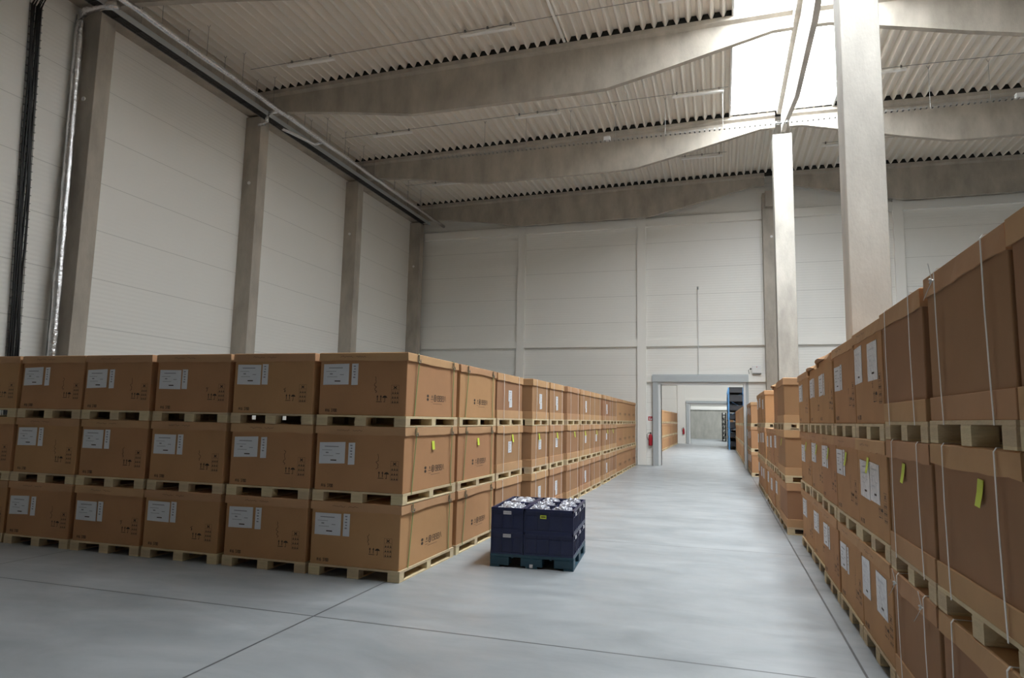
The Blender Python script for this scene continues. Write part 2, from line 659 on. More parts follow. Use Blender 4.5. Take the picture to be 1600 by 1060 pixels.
# hall 3 wall rails
trim(XL, Y3 - 0.12, 3.05, XR, Y3 + 0.06, 3.28)
trim(XL, Y3 - 0.12, 3.60, XR, Y3 + 0.06, 3.80)
for y in (31.5, 37.2, 42.9, 48.6, 54.2, 60, 66, 72):
    o = MB().box(XL, y, 0, COLX, y + .38, 11.5, 'conc', 0.01).build('concrete_column')
    tag(o, 'concrete wall column in the hall beyond the doorway, out of view', 'column', 'columns of the halls beyond')


def fire_door(n, y, x0, x1, zt, ztop):
    o = MB()
    o.box(x0 - 0.31, y - 0.20, 0, x0 - 0.10, y, zt + 0.1, 'doorg', 0.006)
    o.box(x1, y - 0.06, 0, x1 + 0.19, y, zt + 0.1, 'doorg', 0.004)
    d = struct(o.build('door_%d' % n))
    MB().box(x0 - 0.10, y - 0.10, 0, x0, y + 0.36, zt, 'white', 0.005).build('door_jamb', d)
    MB().box(x1, y - 0.10, 0, x1 + 0.08, y + 0.36, zt, 'white', 0.005).build('door_jamb', d)
    h = MB().prism([(y - 0.24, zt + 0.09), (y, zt + 0.09), (y, ztop + 0.04), (y - 0.20, ztop), (y - 0.24, ztop - 0.05)], 0, x0 - 0.33, x1 + 0.19, 'doorg')
    h.build('door_track_cover', d)
    MB().box(x0 - 0.10, y - 0.12, zt - 0.005, x1 + 0.1, y + 0.36, zt + 0.09, 'white').build('lintel', d)
    # closed-back pack of the sliding leaf parked on the left
    return d


fire_door(1, Y1, DX0, DX1, 3.24, 3.60)
fire_door(2, Y2, D2X0, D2X1, 3.16, 3.43)

# ------------------------------------------------------------------ cartons
RECT = {}


def face_pts(face, hx, hy, off):
    """returns function (u, v) -> 3D on a face, u to the viewer's right, v up"""
    if face == 'front':
        return lambda u, v, e=0: (u, -hy - off - e, v)
    return lambda u, v, e=0: (hx + off + e, u, v)


def rect(mb, F, u0, v0, u1, v1, m_, e=0.0):
    mb.add([F(u0, v0, e), F(u1, v0, e), F(u1, v1, e), F(u0, v1, e)], [(0, 1, 2, 3)], m_)


def poly(mb, F, pts, m_, e=0.0):
    mb.add([F(u, v, e) for u, v in pts], [tuple(range(len(pts)))], m_)


def stroke(mb, F, pts, w_, m_):
    for (a, b_), (c, d) in zip(pts, pts[1:]):
        dx, dy = c - a, d - b_
        l = math.hypot(dx, dy) or 1
        nx, ny = -dy / l * w_ / 2, dx / l * w_ / 2
        poly(mb, F, [(a - nx, b_ - ny), (c - nx, d - ny), (c + nx, d + ny), (a + nx, b_ + ny)], m_)


def scribble(mb, F, u, v, du, dv, n_, w_, m_, rs):
    r = random.Random(rs)
    pts = []
    for i in range(n_):
        t = i / (n_ - 1)
        if dv > du:
            pts.append((u + du * r.random(), v + dv * (1 - t)))
        else:
            pts.append((u + du * t, v + dv * r.random()))
    stroke(mb, F, pts, w_, m_)


GLYPH = {  # seven-segment like strokes on a 2x4 grid
    'A': [[(0, 0), (0, 3), (1, 4), (2, 3), (2, 0)], [(0, 2), (2, 2)]],
    '1': [[(0.4, 3.2), (1, 4), (1, 0)]],
    '6': [[(2, 4), (0, 3), (0, 0), (2, 0), (2, 2), (0, 2)]],
    '3': [[(0, 4), (2, 4), (1, 2.2), (2, 1.5), (2, 0), (0, 0)]],
    '7': [[(0, 4), (2, 4), (0.8, 0)]],
    '0': [[(0, 0), (0, 4), (2, 4), (2, 0), (0, 0)]],
    '-': [[(0, 2), (2, 2)]], '2': [[(0, 4), (2, 4), (2, 2), (0, 0), (2, 0)]],
    '5': [[(2, 4), (0, 4), (0, 2), (2, 2), (2, 0), (0, 0)]], '4': [[(1.6, 0), (1.6, 4), (0, 1.4), (2, 1.4)]], ' ': [],
}


def text(mb, F, s_, u, v, h, w_, m_):
    for ch in s_:
        for st in GLYPH.get(ch, []):
            stroke(mb, F, [(u + a * h / 5, v + b_ * h / 4) for a, b_ in st], w_, m_)
        u += h * 0.62


def front_print(mb, hx, hy, var, H):
    F = face_pts('front', hx, hy, 0.0012)
    s = H / 0.70
    u0 = 0.03 * (var % 3)
    # two arrows over a bar
    for k in (0, 0.042):
        a = 0.19 + k + u0
        rect(mb, F, a, .165 * s, a + .008, .215 * s, 'ink')
        poly(mb, F, [(a - .008, .205 * s), (a + .016, .205 * s), (a + .004, .228 * s)], 'ink')
    rect(mb, F, .18 + u0, .150 * s, .25 + u0, .157 * s, 'ink')
    # umbrella
    a = .285 + u0
    poly(mb, F, [(a - .032, .198 * s), (a + .032, .198 * s), (a + .018, .216 * s), (a, .222 * s), (a - .018, .216 * s)], 'ink')
    rect(mb, F, a - .003, .150 * s, a + .003, .2 * s, 'ink')
    rect(mb, F, a - .014, .150 * s, a, .156 * s, 'ink')
    # grid of handling symbols
    g0, g1 = .36 + u0 * .5, .455 + u0 * .5
    for k in range(5):
        z = (.135 + .05 * k) * s
        rect(mb, F, g0, z, g1, z + .0035, 'fade')
        if k < 4:
            for q in range(3):
                a = g0 + .012 + q * .029
                if k == 3:
                    continue
                rect(mb, F, a, z + .008, a + .018, z + .02, 'ink')
                rect(mb, F, a + .004, z + .026, a + .013, z + .034, 'fade')
    for a in (g0, g1 - .003):
        rect(mb, F, a, .135 * s, a + .003, .338 * s, 'fade')
    c = (g0 + g1) / 2
    z = .31 * s
    stroke(mb, F, [(c - .018, z - .014), (c + .018, z + .014)], .010, 'ink')
    stroke(mb, F, [(c - .018, z + .014), (c + .018, z - .014)], .010, 'ink')
    rect(mb, F, c - .01, z - .008, c + .01, z + .008, 'ink')
    text(mb, F, 'A16 3700', -.455, .036, .030, .006, 'ink')
    # handwriting
    scribble(mb, F, .15 + u0, .25 * s, .035, (.12, .16, .05, .18)[var % 4] * s, 12, .005, 'ink', var)


def side_print(mb, hx, hy, H):
    F0 = face_pts('side', hx, hy, 0.0012)
    F = lambda u, v, e=0: F0(-.17 + (u + .17) * 1.4, v, e)
    s = H / 0.70
    u, z = -.17, .20 * s
    for k, kind in enumerate('rlcbbba'):
        if kind == 'r':
            for zz in (0, .04):
                poly(mb, F, [(u + .022 * math.cos(t), z + zz + .018 * math.sin(t)) for t in [i * math.pi / 4 for i in range(8)]], 'ink')
            u += .06
        elif kind == 'l':
            rect(mb, F, u, z, u + .055, z + .006, 'ink')
            rect(mb, F, u + .02, z + .02, u + .035, z + .05, 'ink')
            rect(mb, F, u, z - .03, u + .05, z - .026, 'fade')
            u += .09
        elif kind == 'c':
            stroke(mb, F, [(u + .026 * math.cos(t), z + .02 + .038 * math.sin(t)) for t in [i * math.pi / 6 for i in range(13)]], .010, 'ink')
            rect(mb, F, u - .008, z, u + .008, z + .04, 'ink')
            u += .05
        elif kind == 'b':
            stroke(mb, F, [(u, z - .012), (u, z + .05), (u + .04, z + .05), (u + .04, z - .012), (u, z - .012)], .007, 'ink')
            rect(mb, F, u + .014, z + .01, u + .026, z + .035, 'ink')
            u += .05
        else:
            stroke(mb, F, [(u, z - .012), (u + .02, z + .055), (u + .04, z - .012)], .006, 'ink')
    rect(mb, F, -.06, z - .05, .13, z - .045, 'fade')


CACHE = {}


def lid_mesh(hx, hy, z0, z1, flare, seed, matn='kraft_lid'):
    r = random.Random(seed)
    mb = MB()
    nx = 10
    # perimeter points
    per = []
    for i in range(nx):
        per.append((-hx + 2 * hx * i / nx, -hy, 'f'))
    for i in range(nx):
        per.append((hx, -hy + 2 * hy * i / nx, 's'))
    for i in range(nx):
        per.append((hx - 2 * hx * i / nx, hy, 'b'))
    for i in range(nx):
        per.append((-hx, hy - 2 * hy * i / nx, 'l'))
    n_ = len(per)
    lo, hi, hi2 = [], [], []
    for i, (x, y, s) in enumerate(per):
        k = (i % nx) / nx
        out = 0.006 * r.random()
        dz = 0.010 * (r.random() - .5) + 0.003 * math.sin(i * .7 + seed)
        if flare and s == 'f':
            bulge = math.sin(math.pi * k)
            out += flare * bulge
            dz += flare * 0.9 * bulge
        ox = (1 if x > 0 else -1) * out if s in 'sl' else 0
        oy = (1 if y > 0 else -1) * out if s in 'fb' else 0
        lo.append((x + ox, y + oy, z0 + dz))
        hi.append((x, y, z1 - 0.008))
        hi2.append((x * (1 - .012 / hx), y * (1 - .012 / hy), z1))
    vs = lo + hi + hi2
    fs = []
    for i in range(n_):
        j = (i + 1) % n_
        fs.append((i, j, n_ + j, n_ + i))
        fs.append((n_ + i, n_ + j, 2 * n_ + j, 2 * n_ + i))
    fs.append(tuple(range(2 * n_, 3 * n_)))
    # inner return so the lip has thickness
    k = len(vs)
    inn = [(x * (1 - .008 / hx), y * (1 - .008 / hy), z) for x, y, z in lo]
    inn2 = [(x * (1 - .010 / hx), y * (1 - .010 / hy), z1 - .03) for x, y, z in hi]
    vs += inn + inn2
    for i in range(n_):
        j = (i + 1) % n_
        fs.append((j, i, k + i, k + j))
        fs.append((k + j, k + i, k + n_ + i, k + n_ + j))
    mb.add(vs, fs, matn)
    return mb


def parts_for(kind, sx, sy, H, var, opt):
    """mesh parts of one carton; label face is -Y; returns list of (name, mesh, label, subparts)"""
    key = (kind, round(sx, 3), round(sy, 3), round(H, 3), var, opt)
    if key in CACHE:
        return CACHE[key]
    out = []
    hx, hy = sx / 2 - 0.016, sy / 2 - 0.016
    lx, ly = sx / 2 - 0.003, sy / 2 - 0.003
    lidh = 0.095 if kind == 'A' else 0.115
    cm = 'kraft' if kind == 'A' else 'kraft_dull'
    b = MB().box(-hx, -hy, 0, hx, hy, H - 0.03, cm, 0.008)
    if kind == 'A' and 'plain' not in opt:
        front_print(b, hx, hy, var, H)
        side_print(b, hx, hy, H)
    if kind == 'A' and 'lidtext' in opt:
        pass
    out.append(('carton_body', b.mesh('carton_body'), None, []))
    fl = 0.07 if 'flare' in opt else 0.0
    l = lid_mesh(lx, ly, H - lidh, H, fl, var + 3, 'kraft_lid')
    if kind == 'A' and 'plain' not in opt:
        F = face_pts('front', lx, ly, 0.009)
        scribble(l, F, -.28, H - lidh * .60, .16, .02, 14, .004, 'fade', var + 11)
        scribble(l, F, -.08, H - lidh * .60, .12, .018, 9, .004, 'fade', var + 21)
    out.append(('carton_lid', l.mesh('carton_lid'), None, []))
    if kind in 'BC':
        bh = 0.125
        t = MB()
        ox, oy = sx / 2 - 0.006, sy / 2 - 0.006
        t.box(-ox, -oy, 0, ox, oy, bh, 'kraft_lid', 0.004)
        out.append(('base_tray', t.mesh('base_tray'), None, []))
    F = face_pts('front', hx, hy, 0.0015)

    def sheet(u0, v0, u1, v1, skew=0.0, m_='paper', rows=True, narrow=False):
        s = MB()
        e = 0.0025
        p = [(u0, v0), (u1, v0 + skew), (u1, v1 + skew), (u0, v1)]
        vs = [F(u, v, 0) for u, v in p] + [F(u, v, e) for u, v in p]
        s.add(vs, [(0, 1, 2, 3), (7, 6, 5, 4), (0, 4, 5, 1), (1, 5, 6, 2), (2, 6, 7, 3), (3, 7, 4, 0)], m_)
        ww, hh = u1 - u0, v1 - v0
        if narrow:
            for q in range(5):
                rect(s, F, u0 + ww * (.25 + .1 * (q % 2)), v1 - hh * (.15 + .13 * q), u0 + ww * .6, v1 - hh * (.09 + .13 * q), 'pink', e + .0006)
        elif rows:
            rect(s, F, u0 + ww * .2, v1 - hh * .2, u1 - ww * .25, v1 - hh * .16, 'pink', e + .0006)
            rect(s, F, u0 + ww * .1, v1 - hh * .36, u1 - ww * .5, v1 - hh * .34, 'pink', e + .0006)
            rect(s, F, u0 + ww * .25, v1 - hh * .50, u0 + ww * .36, v1 - hh * .44, 'pink', e + .0006)
            rect(s, F, u0 + ww * .65, v1 - hh * .52, u0 + ww * .8, v1 - hh * .49, 'pink', e + .0006)
            rect(s, F, u0 + ww * .15, v1 - hh * .62, u1 - ww * .45, v1 - hh * .60, 'pink', e + .0006)
            rect(s, F, u0 + ww * .45, v1 - hh * .84, u1 - ww * .32, v1 - hh * .79, 'ink', e + .0006)
        return s
    tz = H - 0.13
    if 'sheets' in opt:
        j = (0.0, 0.012, -0.01, 0.006)[var % 4]
        sk = (0.0, 0.012, -0.004, 0.006)[var % 4]
        sh = -0.03 * (var % 3)
        out.append(('paper_label', sheet(-.50, tz - .235 + sh, -.175, tz + sh, sk).mesh('paper_label'), 'large white delivery sheet', []))
        out.append(('barcode_label', sheet(-.145 + j, tz - .235 + sh, -.065 + j, tz + .005 + sh, sk * .3, narrow=True).mesh('barcode_label'), 'narrow white sheet with dark codes', []))
    if 'wide' in opt:   # two sheets in a plastic pocket
        out.append(('paper_label', sheet(-.40, tz - .33, -.055, tz - .04, -.01, 'pocket').mesh('paper_label'), 'white sheet in a clear pocket', []))
        out.append(('paper_label', sheet(-.04, tz - .33, .27, tz - .04, -.01, 'pocket').mesh('paper_label'), 'white sheet in a clear pocket', []))
    if 'apart' in opt:
        out.append(('paper_label', sheet(-.50, tz - .30, -.20, tz, .01, 'pocket').mesh('paper_label'), 'white sheet in a clear pocket', []))
        out.append(('paper_label', sheet(.02, tz - .30, .36, tz - .01, .0, 'pocket').mesh('paper_label'), 'white sheet in a clear pocket', []))
    if 'mid' in opt:
        out.append(('paper_label', sheet(-.10, tz - .30, .08, tz - .12, .0, rows=True).mesh('paper_label'), 'small white sheet with blue print', []))
        if var % 2 == 0:
            out.append(('barcode_label', sheet(-.06, tz - .40, .09, tz - .29, .01, rows=False).mesh('barcode_label'), 'small white barcode sheet', []))
    if 'note' in opt:
        u = (.03, -.08, .12)[var % 3]
        s = MB()
        v1 = H - .14
        vs = []
        for (du, dv, e) in ((-.035, 0, .003), (.035, -.004, .003), (.035, -.06, .010), (.03, -.125, .022), (-.038, -.12, .020), (-.035, -.06, .010)):
            vs.append(F(u + du, v1 + dv, e))
        k = len(vs)
        vs2 = [F(u + du, v1 + dv, e + .001) for (du, dv, e) in ((-.035, 0, .003), (.035, -.004, .003), (.035, -.06, .010), (.03, -.125, .022), (-.038, -.12, .020), (-.035, -.06, .010))]
        s.add(vs + vs2, [(0, 1, 2, 5), (5, 2, 3, 4), (6, 7, 8, 11), (11, 8, 9, 10), (0, 1, 7, 6), (1, 2, 8, 7), (2, 3, 9, 8), (3, 4, 10, 9), (4, 5, 11, 10), (5, 0, 6, 11)], 'yellow')
        out.append(('yellow_note', s.mesh('yellow_note'), 'hanging yellow paper note', []))
    if 'sidenote' in opt:
        s = MB()
        x, z, y = hx + .003, H - .165, -.02
        s.add([(x, y, z), (x, y + .075, z), (x + .012, y + .07, z - .10), (x + .010, y + .005, z - .10), (x + .002, y, z), (x + .002, y + .075, z), (x + .014, y + .07, z - .10), (x + .012, y + .005, z - .10)],
              [(0, 1, 2, 3), (4, 5, 6, 7), (0, 1, 5, 4), (1, 2, 6, 5), (2, 3, 7, 6), (3, 0, 4, 7)], 'yellow')
        out.append(('yellow_note', s.mesh('yellow_note'), 'hanging yellow paper note', []))
    if 'green' in opt:   # straps over +X / -X sides, at y = -0.5 / +0.52
        for yy, dr in ((-.49, -.05), (.55, .035)):
            s = MB()
            e = 0.012
            pts = [(-lx - e, yy, 0.0), (-lx - e, yy, H - .01), (-lx + .0, yy, H + .004), (lx, yy, H + .004), (lx + e, yy, H - .012), (lx + e + .001, yy, H - lidh), (hx + .012, yy + dr * .5, .3 * H), (hx + .010, yy + dr, -.022)]
            nn = [(-1, 0, 0), (-1, 0, 0), (0, 0, 1), (0, 0, 1), (1, 0, 0), (1, 0, 0), (1, 0, 0), (1, 0, 0)]
            s.ribbon(pts, (0, 1, 0), .018, nn, .002, 'gstrap')
            c = MB()
            q = lx + e + .006
            c.tube([(q, yy - .045, H - .02), (q, yy - .045, H - .085), (q, yy - .015, H - .095), (q, yy + .03, H - .095), (q, yy + .03, H - .06)], .005, 'wire', 6)
            c.tube([(q, yy - .012, H - .01), (q, yy - .012, H - .07), (q, yy + .03, H - .07)], .005, 'wire', 6)
            out.append(('strap', s.mesh('strap'), 'green plastic strap', [('strap_clip', c.mesh('strap_clip'), None)]))
    if 'white' in opt:
        r = random.Random(var)
        for uu in (-.29 * sx, .30 * sx):
            s = MB()
            d = r.uniform(-.02, .03)
            e = 0.010
            w_ = .015
            pts = [(uu, ly + e, 0.02), (uu, ly + e, H - .01), (uu, ly, H + .004), (uu, -ly, H + .004), (uu, -ly - e, H - .012), (uu + d * .4, -ly - .012, H * .6), (uu + d * .8, -sy / 2 - .006, .12), (uu + d, -sy / 2 - .004, -.022)]
            nn = [(0, 1, 0), (0, 1, 0), (0, 0, 1), (0, 0, 1), (0, -1, 0), (0, -1, 0), (0, -1, 0), (0, -1, 0)]
            s.ribbon(pts, (1, 0, 0), w_, nn, .0018, 'wstrap')
            sub = []
            if ('knot' in opt and uu < 0) or 'knots' in opt:
                k = MB()
                y = -ly - e - .008
                z = H - .06
                k.tube([(uu - .014, y, z), (uu, y - .012, z + .008), (uu + .014, y, z), (uu, y - .01, z - .01), (uu - .012, y, z + .006)], .007, 'wstrap', 6)
                k.ribbon([(uu, y, z), (uu - .015, y - .02, z - .05), (uu - .05, y - .03, z - .09)], (0.7, 0, .7), .014, (0, -1, 0), .002, 'wstrap')
                k.ribbon([(uu, y, z), (uu + .006, y - .01, z + .05), (uu + .02, y - .02, z + .09)], (1, 0, 0), .010, (0, -1, 0), .002, 'wstrap')
                sub.append(('strap_knot', k.mesh('strap_knot'), None))
            out.append(('strap', s.mesh('strap'), 'thin white plastic strap', sub))
    CACHE[key] = out
    return out


PC = {}


def pallet_mesh(sx, sy, H=0.12, front_board=False):
    key = (round(sx, 2), round(sy, 2), round(H, 3), front_board)
    if key in PC:
        return PC[key]
    hx, hy = sx / 2 - .004, sy / 2 - .004
    dk = MB()
    tb = 0.020
    bb = 0.015
    # deck: boards across the front direction on three stringers
    nb = max(5, int(round(2 * hy / .16)))
    bw = 2 * hy / nb
    for i in range(nb):
        y = -hy + i * bw
        dk.box(-hx, y + .001, H - tb, hx, y + bw - .001, H, 'wood', 0.0015)
    for xx in (-hx, -.07, hx - .14):
        dk.box(xx, -hy + .002, H - tb - .007, xx + .14, hy - .002, H - tb, 'wood')
    full = MB()
    full.v, full.f, full.m, full.mats = list(dk.v), list(dk.f), list(dk.m), list(dk.mats)
    r = [('deck_boards', dk.mesh('deck_boards'), (0, 0, 0))]
    rn = MB().box(-.07, -hy, 0, .07, hy, bb, 'wood', 0.0015).mesh('bottom_runner')
    bk = MB().box(-.07, -.055, bb, .07, .055, H - tb - .007, 'wood', 0.001).mesh('spacer_block')
    for xx in (-hx, -.07, hx - .14):
        r.append(('bottom_runner', rn, (xx + .07, 0, 0)))
        full.box(xx, -hy, 0, xx + .14, hy, bb, 'wood')
    for xx in (-hx, -.07, hx - .14):
        for yy in (-hy, -.055, hy - .11):
            r.append(('spacer_block', bk, (xx + .07, yy + .055, 0)))
            full.box(xx, yy, bb, xx + .14, yy + .11, H - tb - .007, 'wood')
    PC[key] = (r, full.mesh('wooden_pallet'))
    return PC[key]


def pallet(x, y, z, rz, sx, sy, H, label, group, fb=False):
    parts, full = pallet_mesh(sx, sy, H, fb)
    if y > 27.6:     # far off, too small to show its blocks
        return tag(put('wooden_pallet', full, None, (x, y, z), rz), label, 'pallet', group)
    o = empty('wooden_pallet', (x, y, z), rz)
    tag(o, label, 'pallet', group)
    for nm, me, loc in parts:
        put(nm, me, o, loc)
    return o


def carton(x, y, z, rz, kind, sx, sy, H, var, opt, label, group):
    o = empty('cardboard_carton', (x, y, z), rz)
    tag(o, label, 'box', group)
    for nm, me, lb, sub in parts_for(kind, sx, sy, H, var, tuple(sorted(opt))):
        p = put(nm, me, o)
        if lb:
            p['label'] = lb
        for n2, m2, l2 in sub:
            put(n2, m2, p)
    return o


PH = 0.118
TIER = ['bottom', 'middle', 'top']
ROT = {'front': 0.0, 'aisle_right': -math.pi / 2, 'aisle_left': math.pi / 2}


def tier(x, y, z, ztop, face, kind, sx, sy, var, opt, clabel, plabel, group, pal_sw=False, jit=0.008):
    """one pallet with its carton. sx = width of the label face, sy = depth"""
    rz = ROT[face] + ru(-jit, jit)
    if pal_sw:    # pallet with its runners parallel to the label face
        pallet(x, y, z, rz - math.pi / 2 if face == 'aisle_left' else rz + math.pi / 2, sy, sx, PH, plabel, 'pallets ' + group)
    else:
        pallet(x, y, z, rz, sx, sy, PH, plabel, 'pallets ' + group)
    dx, dy = ru(-.006, .006), ru(-.006, .006)
    carton(x + dx, y + dy, z + PH, rz, kind, sx, sy, round(ztop - z - PH - .001, 3), var, opt, clabel, 'cartons ' + group)


ZL = [0.0, 0.80, 1.63, 2.45]
# --- left block, front row (faces the viewer)
fx = [(-4.37, -3.25), (-5.54, -4.41), (-6.71, -5.58), (-7.84, -6.75), (-8.97, -7.87), (-10.10, -9.00)]
for c, (xa, xb) in enumerate(fx):
    for t in range(3):
        var = (c * 3 + t * 5) % 7
        where = 'at the corner' if c == 0 else '%s stack left of the corner' % ORD[c - 1]
        opt = ['sheets']
        if c == 0:
            opt.append('green')
            if t == 1:
                opt.append('sidenote')
        sx = min(xb - xa, 1.12)
        tier((xa + xb) / 2 + (0 if c == 0 else ru(-.01, .01)), 6.61 + .75, ZL[t], ZL[t + 1], 'front', 'A', sx, 1.5, var, opt,
             'brown carton in the front row left, %s tier, %s' % (TIER[t], where),
             'pale pallet in the front row left, %s tier, %s' % (TIER[t], where), 'in the front row of the left block', jit=0.004)
for c, (xa, xb) in enumerate(fx[1:]):  # unseen row, added to keep light from showing through the pallet gaps
    for t in range(3):
        tier((xa + xb) / 2, 8.93, ZL[t], ZL[t + 1], 'front', 'A', min(xb - xa, 1.12), 1.5, 1, ['plain'],
             'plain carton in the hidden second row left, %s tier, %s from the aisle' % (TIER[t], ORD[c + 1]),
             'pallet in the hidden second row left, %s tier, %s from the aisle' % (TIER[t], ORD[c + 1]), 'in the hidden second row', jit=0.002)
# --- left block, along the aisle
rows = [  # y0, y1, x face, kind
    (8.18, 9.68, -3.25, 'A'), (9.74, 11.12, -3.25, 'C'), (11.28, 12.44, -3.12, 'C'), (12.48, 13.64, -3.10, 'C'), (13.84, 15.12, -3.07, 'C'),
    (15.28, 16.68, -3.08, 'C'), (16.76, 18.16, -3.09, 'C'), (18.50, 19.90, -3.10, 'C'), (19.98, 21.30, -3.13, 'C'), (21.40, 22.85, -3.15, 'A'),
    (22.90, 24.1, -3.17, 'A'), (24.15, 25.4, -3.19, 'A'), (25.45, 26.85, -3.20, 'A')]
for i, (ya, yb, xf, kd) in enumerate(rows):
    for t in range(3):
        where = '%s stack behind the corner stack' % ORD[i]
        cl = 'brown carton left of the aisle, %s tier, %s' % (TIER[t], where)
        pl = 'pale pallet left of the aisle, %s tier, %s' % (TIER[t], where)
        gr = 'along the left side of the aisle'
        var = (i * 2 + t * 3) % 6
        L_ = yb - ya
        if kd == 'A':
            opt = ['green'] if i == 0 else []
            if t == 1 and i == 0:
                opt.append('sidenote')
            tier(xf - .56, (ya + yb) / 2, ZL[t], ZL[t + 1], 'front', 'A', 1.12, L_, var, opt, cl, pl, gr, jit=0.003)
        else:
            opt = ['white']
            if i in (1, 2, 3, 5, 7) and not (t == 0 and i == 1) or (i == 6 and t == 1):
                opt.append('mid')
            if t == 1:
                opt.append('note')
            tier(xf - .75, (ya + yb) / 2, ZL[t], ZL[t + 1], 'aisle_left', 'C', L_, 1.5, var, opt, cl, pl, gr, pal_sw=True, jit=0.004)
# --- right block, nearest group
G1 = [(1.92, 3.03, 'B'), (3.05, 4.20, 'B'), (4.22, 5.24, 'B'), (5.27, 6.32, 'A'), (6.34, 7.43, 'A'), (7.46, 8.50, 'A'), (8.54, 9.66, 'A'), (9.72, 10.92, 'A')]
names1 = ['nearest stack, cut by the picture edge', 'second stack from the viewer', 'third stack from the viewer'] + ['%s stack from the viewer' % ORD[k] for k in range(3, 8)]
for i, (ya, yb, kd) in enumerate(G1):
    if kd == 'B':
        Z = [0, 0.80, 1.665, 2.575]
    else:
        f = (i - 3) / 4
        Z = [0, 0.815, 1.645, 2.52 - .05 * f]
    if i == 2:
        Z = [0, 0.80, 1.66, 2.535]
    for t in range(3):
        cl = 'brown carton, near group right of aisle, %s tier, %s' % (TIER[t], names1[i].split(',')[0])
        pl = 'wooden pallet, near group right of aisle, %s tier, %s' % (TIER[t], names1[i].split(',')[0])
        var = (i * 3 + t * 2) % 7
        opt = []
        if kd == 'B':
            opt = ['white']
            if t == 1:
                opt.append('note')
            if (i == 1 and t == 2):
                opt.append('knot')
            if i == 2 and t == 0:
                opt.append('knots')
        else:
            opt = ['apart' if (i == 3 and t != 1) else 'wide' if (i == 3) else 'sheets']
            if t == 1:
                opt.append('note')
            if t == 2 and i in (5, 6):
                opt.append('flare')
        dp = 1.5 if i < 7 else .64
        tier(1.085 + dp / 2 + (0.03 if i > 5 else 0), (ya + yb) / 2, Z[t], Z[t + 1], 'aisle_right', kd, yb - ya, dp, var, opt, cl, pl,
             'in the near group right of the aisle', jit=0.006)
# --- second group
G2 = [(11.72, 13.12, 'C'), (13.16, 14.28, 'A'), (14.31, 15.43, 'A'), (15.46, 16.58, 'A'), (16.9, 18.02, 'A'), (18.06, 19.18, 'A'), (19.22, 20.34, 'A')]
for i, (ya, yb, kd) in enumerate(G2):
    for t in range(3):
        if t == 2 and i in (2, 3):
            continue
        cl = 'brown carton, second group right of aisle, %s tier, %s stack back' % (TIER[t], ORD[i])
        pl = 'wooden pallet, second group right of aisle, %s tier, %s stack back' % (TIER[t], ORD[i])
        opt = ['sheets'] if kd == 'A' else (['note'] if t == 1 else [])
        if t == 2 and i == 1:
            opt.append('flare')
        if t == 2 and i == 1:
            opt.remove('sheets')
        zt = [0.81, 1.65, 2.50 if i < 2 else 2.53][t]
        tier(0.985 + .75 + ru(-.01, .01), (ya + yb) / 2, [0, .81, 1.65][t], zt, 'aisle_right', kd, yb - ya, 1.5, (i + 2 * t) % 6, opt, cl, pl,
             'in the second group right of the aisle', jit=0.004)
# --- third group by the doorway
for i in range(3):
    ya = 23.8 + i * 1.17
    for t in range(3):
        cl = 'brown carton right of the doorway, %s tier, %s stack back' % (TIER[t], ORD[i])
        pl = 'wooden pallet right of the doorway, %s tier, %s stack back' % (TIER[t], ORD[i])
        dp = 1.5 if i < 2 else .70
        tier(0.95 + dp / 2, ya + .56, ZL[t], ZL[t + 1], 'aisle_right', 'A', 1.12, dp, (i + t) % 5, ['sheets'], cl, pl, 'by the back wall right of the doorway', jit=0.003)
# --- second hall, seen through the doorway
for i in range(15):
    ya = 28.3 + i * 1.17
    for t in range(3):
        cl = 'brown carton beyond the doorway on the right, %s tier, %s stack back' % (TIER[t], ORD[i])
        pl = 'wooden pallet beyond the doorway on the right, %s tier, %s stack back' % (TIER[t], ORD[i])
        tier(0.90 + .75, ya + .56, ZL[t], ZL[t + 1], 'aisle_right', 'A', 1.12, 1.5, (i + t) % 3, ['plain'], cl, pl, 'beyond the doorway on the right', jit=0.003)
for i in range(12):
    ya = 38.2 + i * 1.4
    if ya > 54.4:
        break
    for t in range(3):
        cl = 'brown carton beyond the doorway on the left, %s tier, %s stack back' % (TIER[t], ORD[i])
        pl = 'wooden pallet beyond the doorway on the left, %s tier, %s stack back' % (TIER[t], ORD[i])
        tier(-3.28 - .75, ya + .68, ZL[t], ZL[t + 1] - .03, 'aisle_left', 'A', 1.36, 1.5, (i + t) % 3, ['plain'], cl, pl, 'beyond the doorway on the left', pal_sw=True, jit=0.003)

# ------------------------------------------------------------------ blue pallet with crates
BR = math.radians(4.5)
BP = Vector((-2.65, 7.77, 0))
ex, ey = Vector((math.cos(BR), math.sin(BR), 0)), Vector((-math.sin(BR), math.cos(BR), 0))
P = empty('plastic_pallet', BP + ex * .5 + ey * .6, BR)
tag(P, 'dark teal-blue plastic pallet on the floor in the middle of the aisle', 'pallet')
m = MB()
m.box(-.5, -.6, .118, .5, .6, .15, 'bpal', .004)
for x in (-.46, -.23, 0, .23, .46):
    m.box(x - .012, -.6, .108, x + .012, .6, .118, 'bpal')
m.build('pallet_deck', P)
for x0, x1 in ((-.5, -.27), (-.13, .13), (.27, .5)):
    for y0, y1 in ((-.6, -.42), (-.09, .09), (.42, .6)):
        MB().box(x0, y0, .02, x1, y1, .118, 'bpal', .008).build('pallet_foot', P)
for x0, x1 in ((-.5, -.38), (-.07, .07), (.38, .5)):
    MB().box(x0, -.6, 0, x1, .6, .02, 'bpal', .003).build('pallet_runner', P)
m = MB().box(-.02, -.604, .01, .02, -.6, .05, 'paper').build('paper_scrap', P)

CRH = 0.267


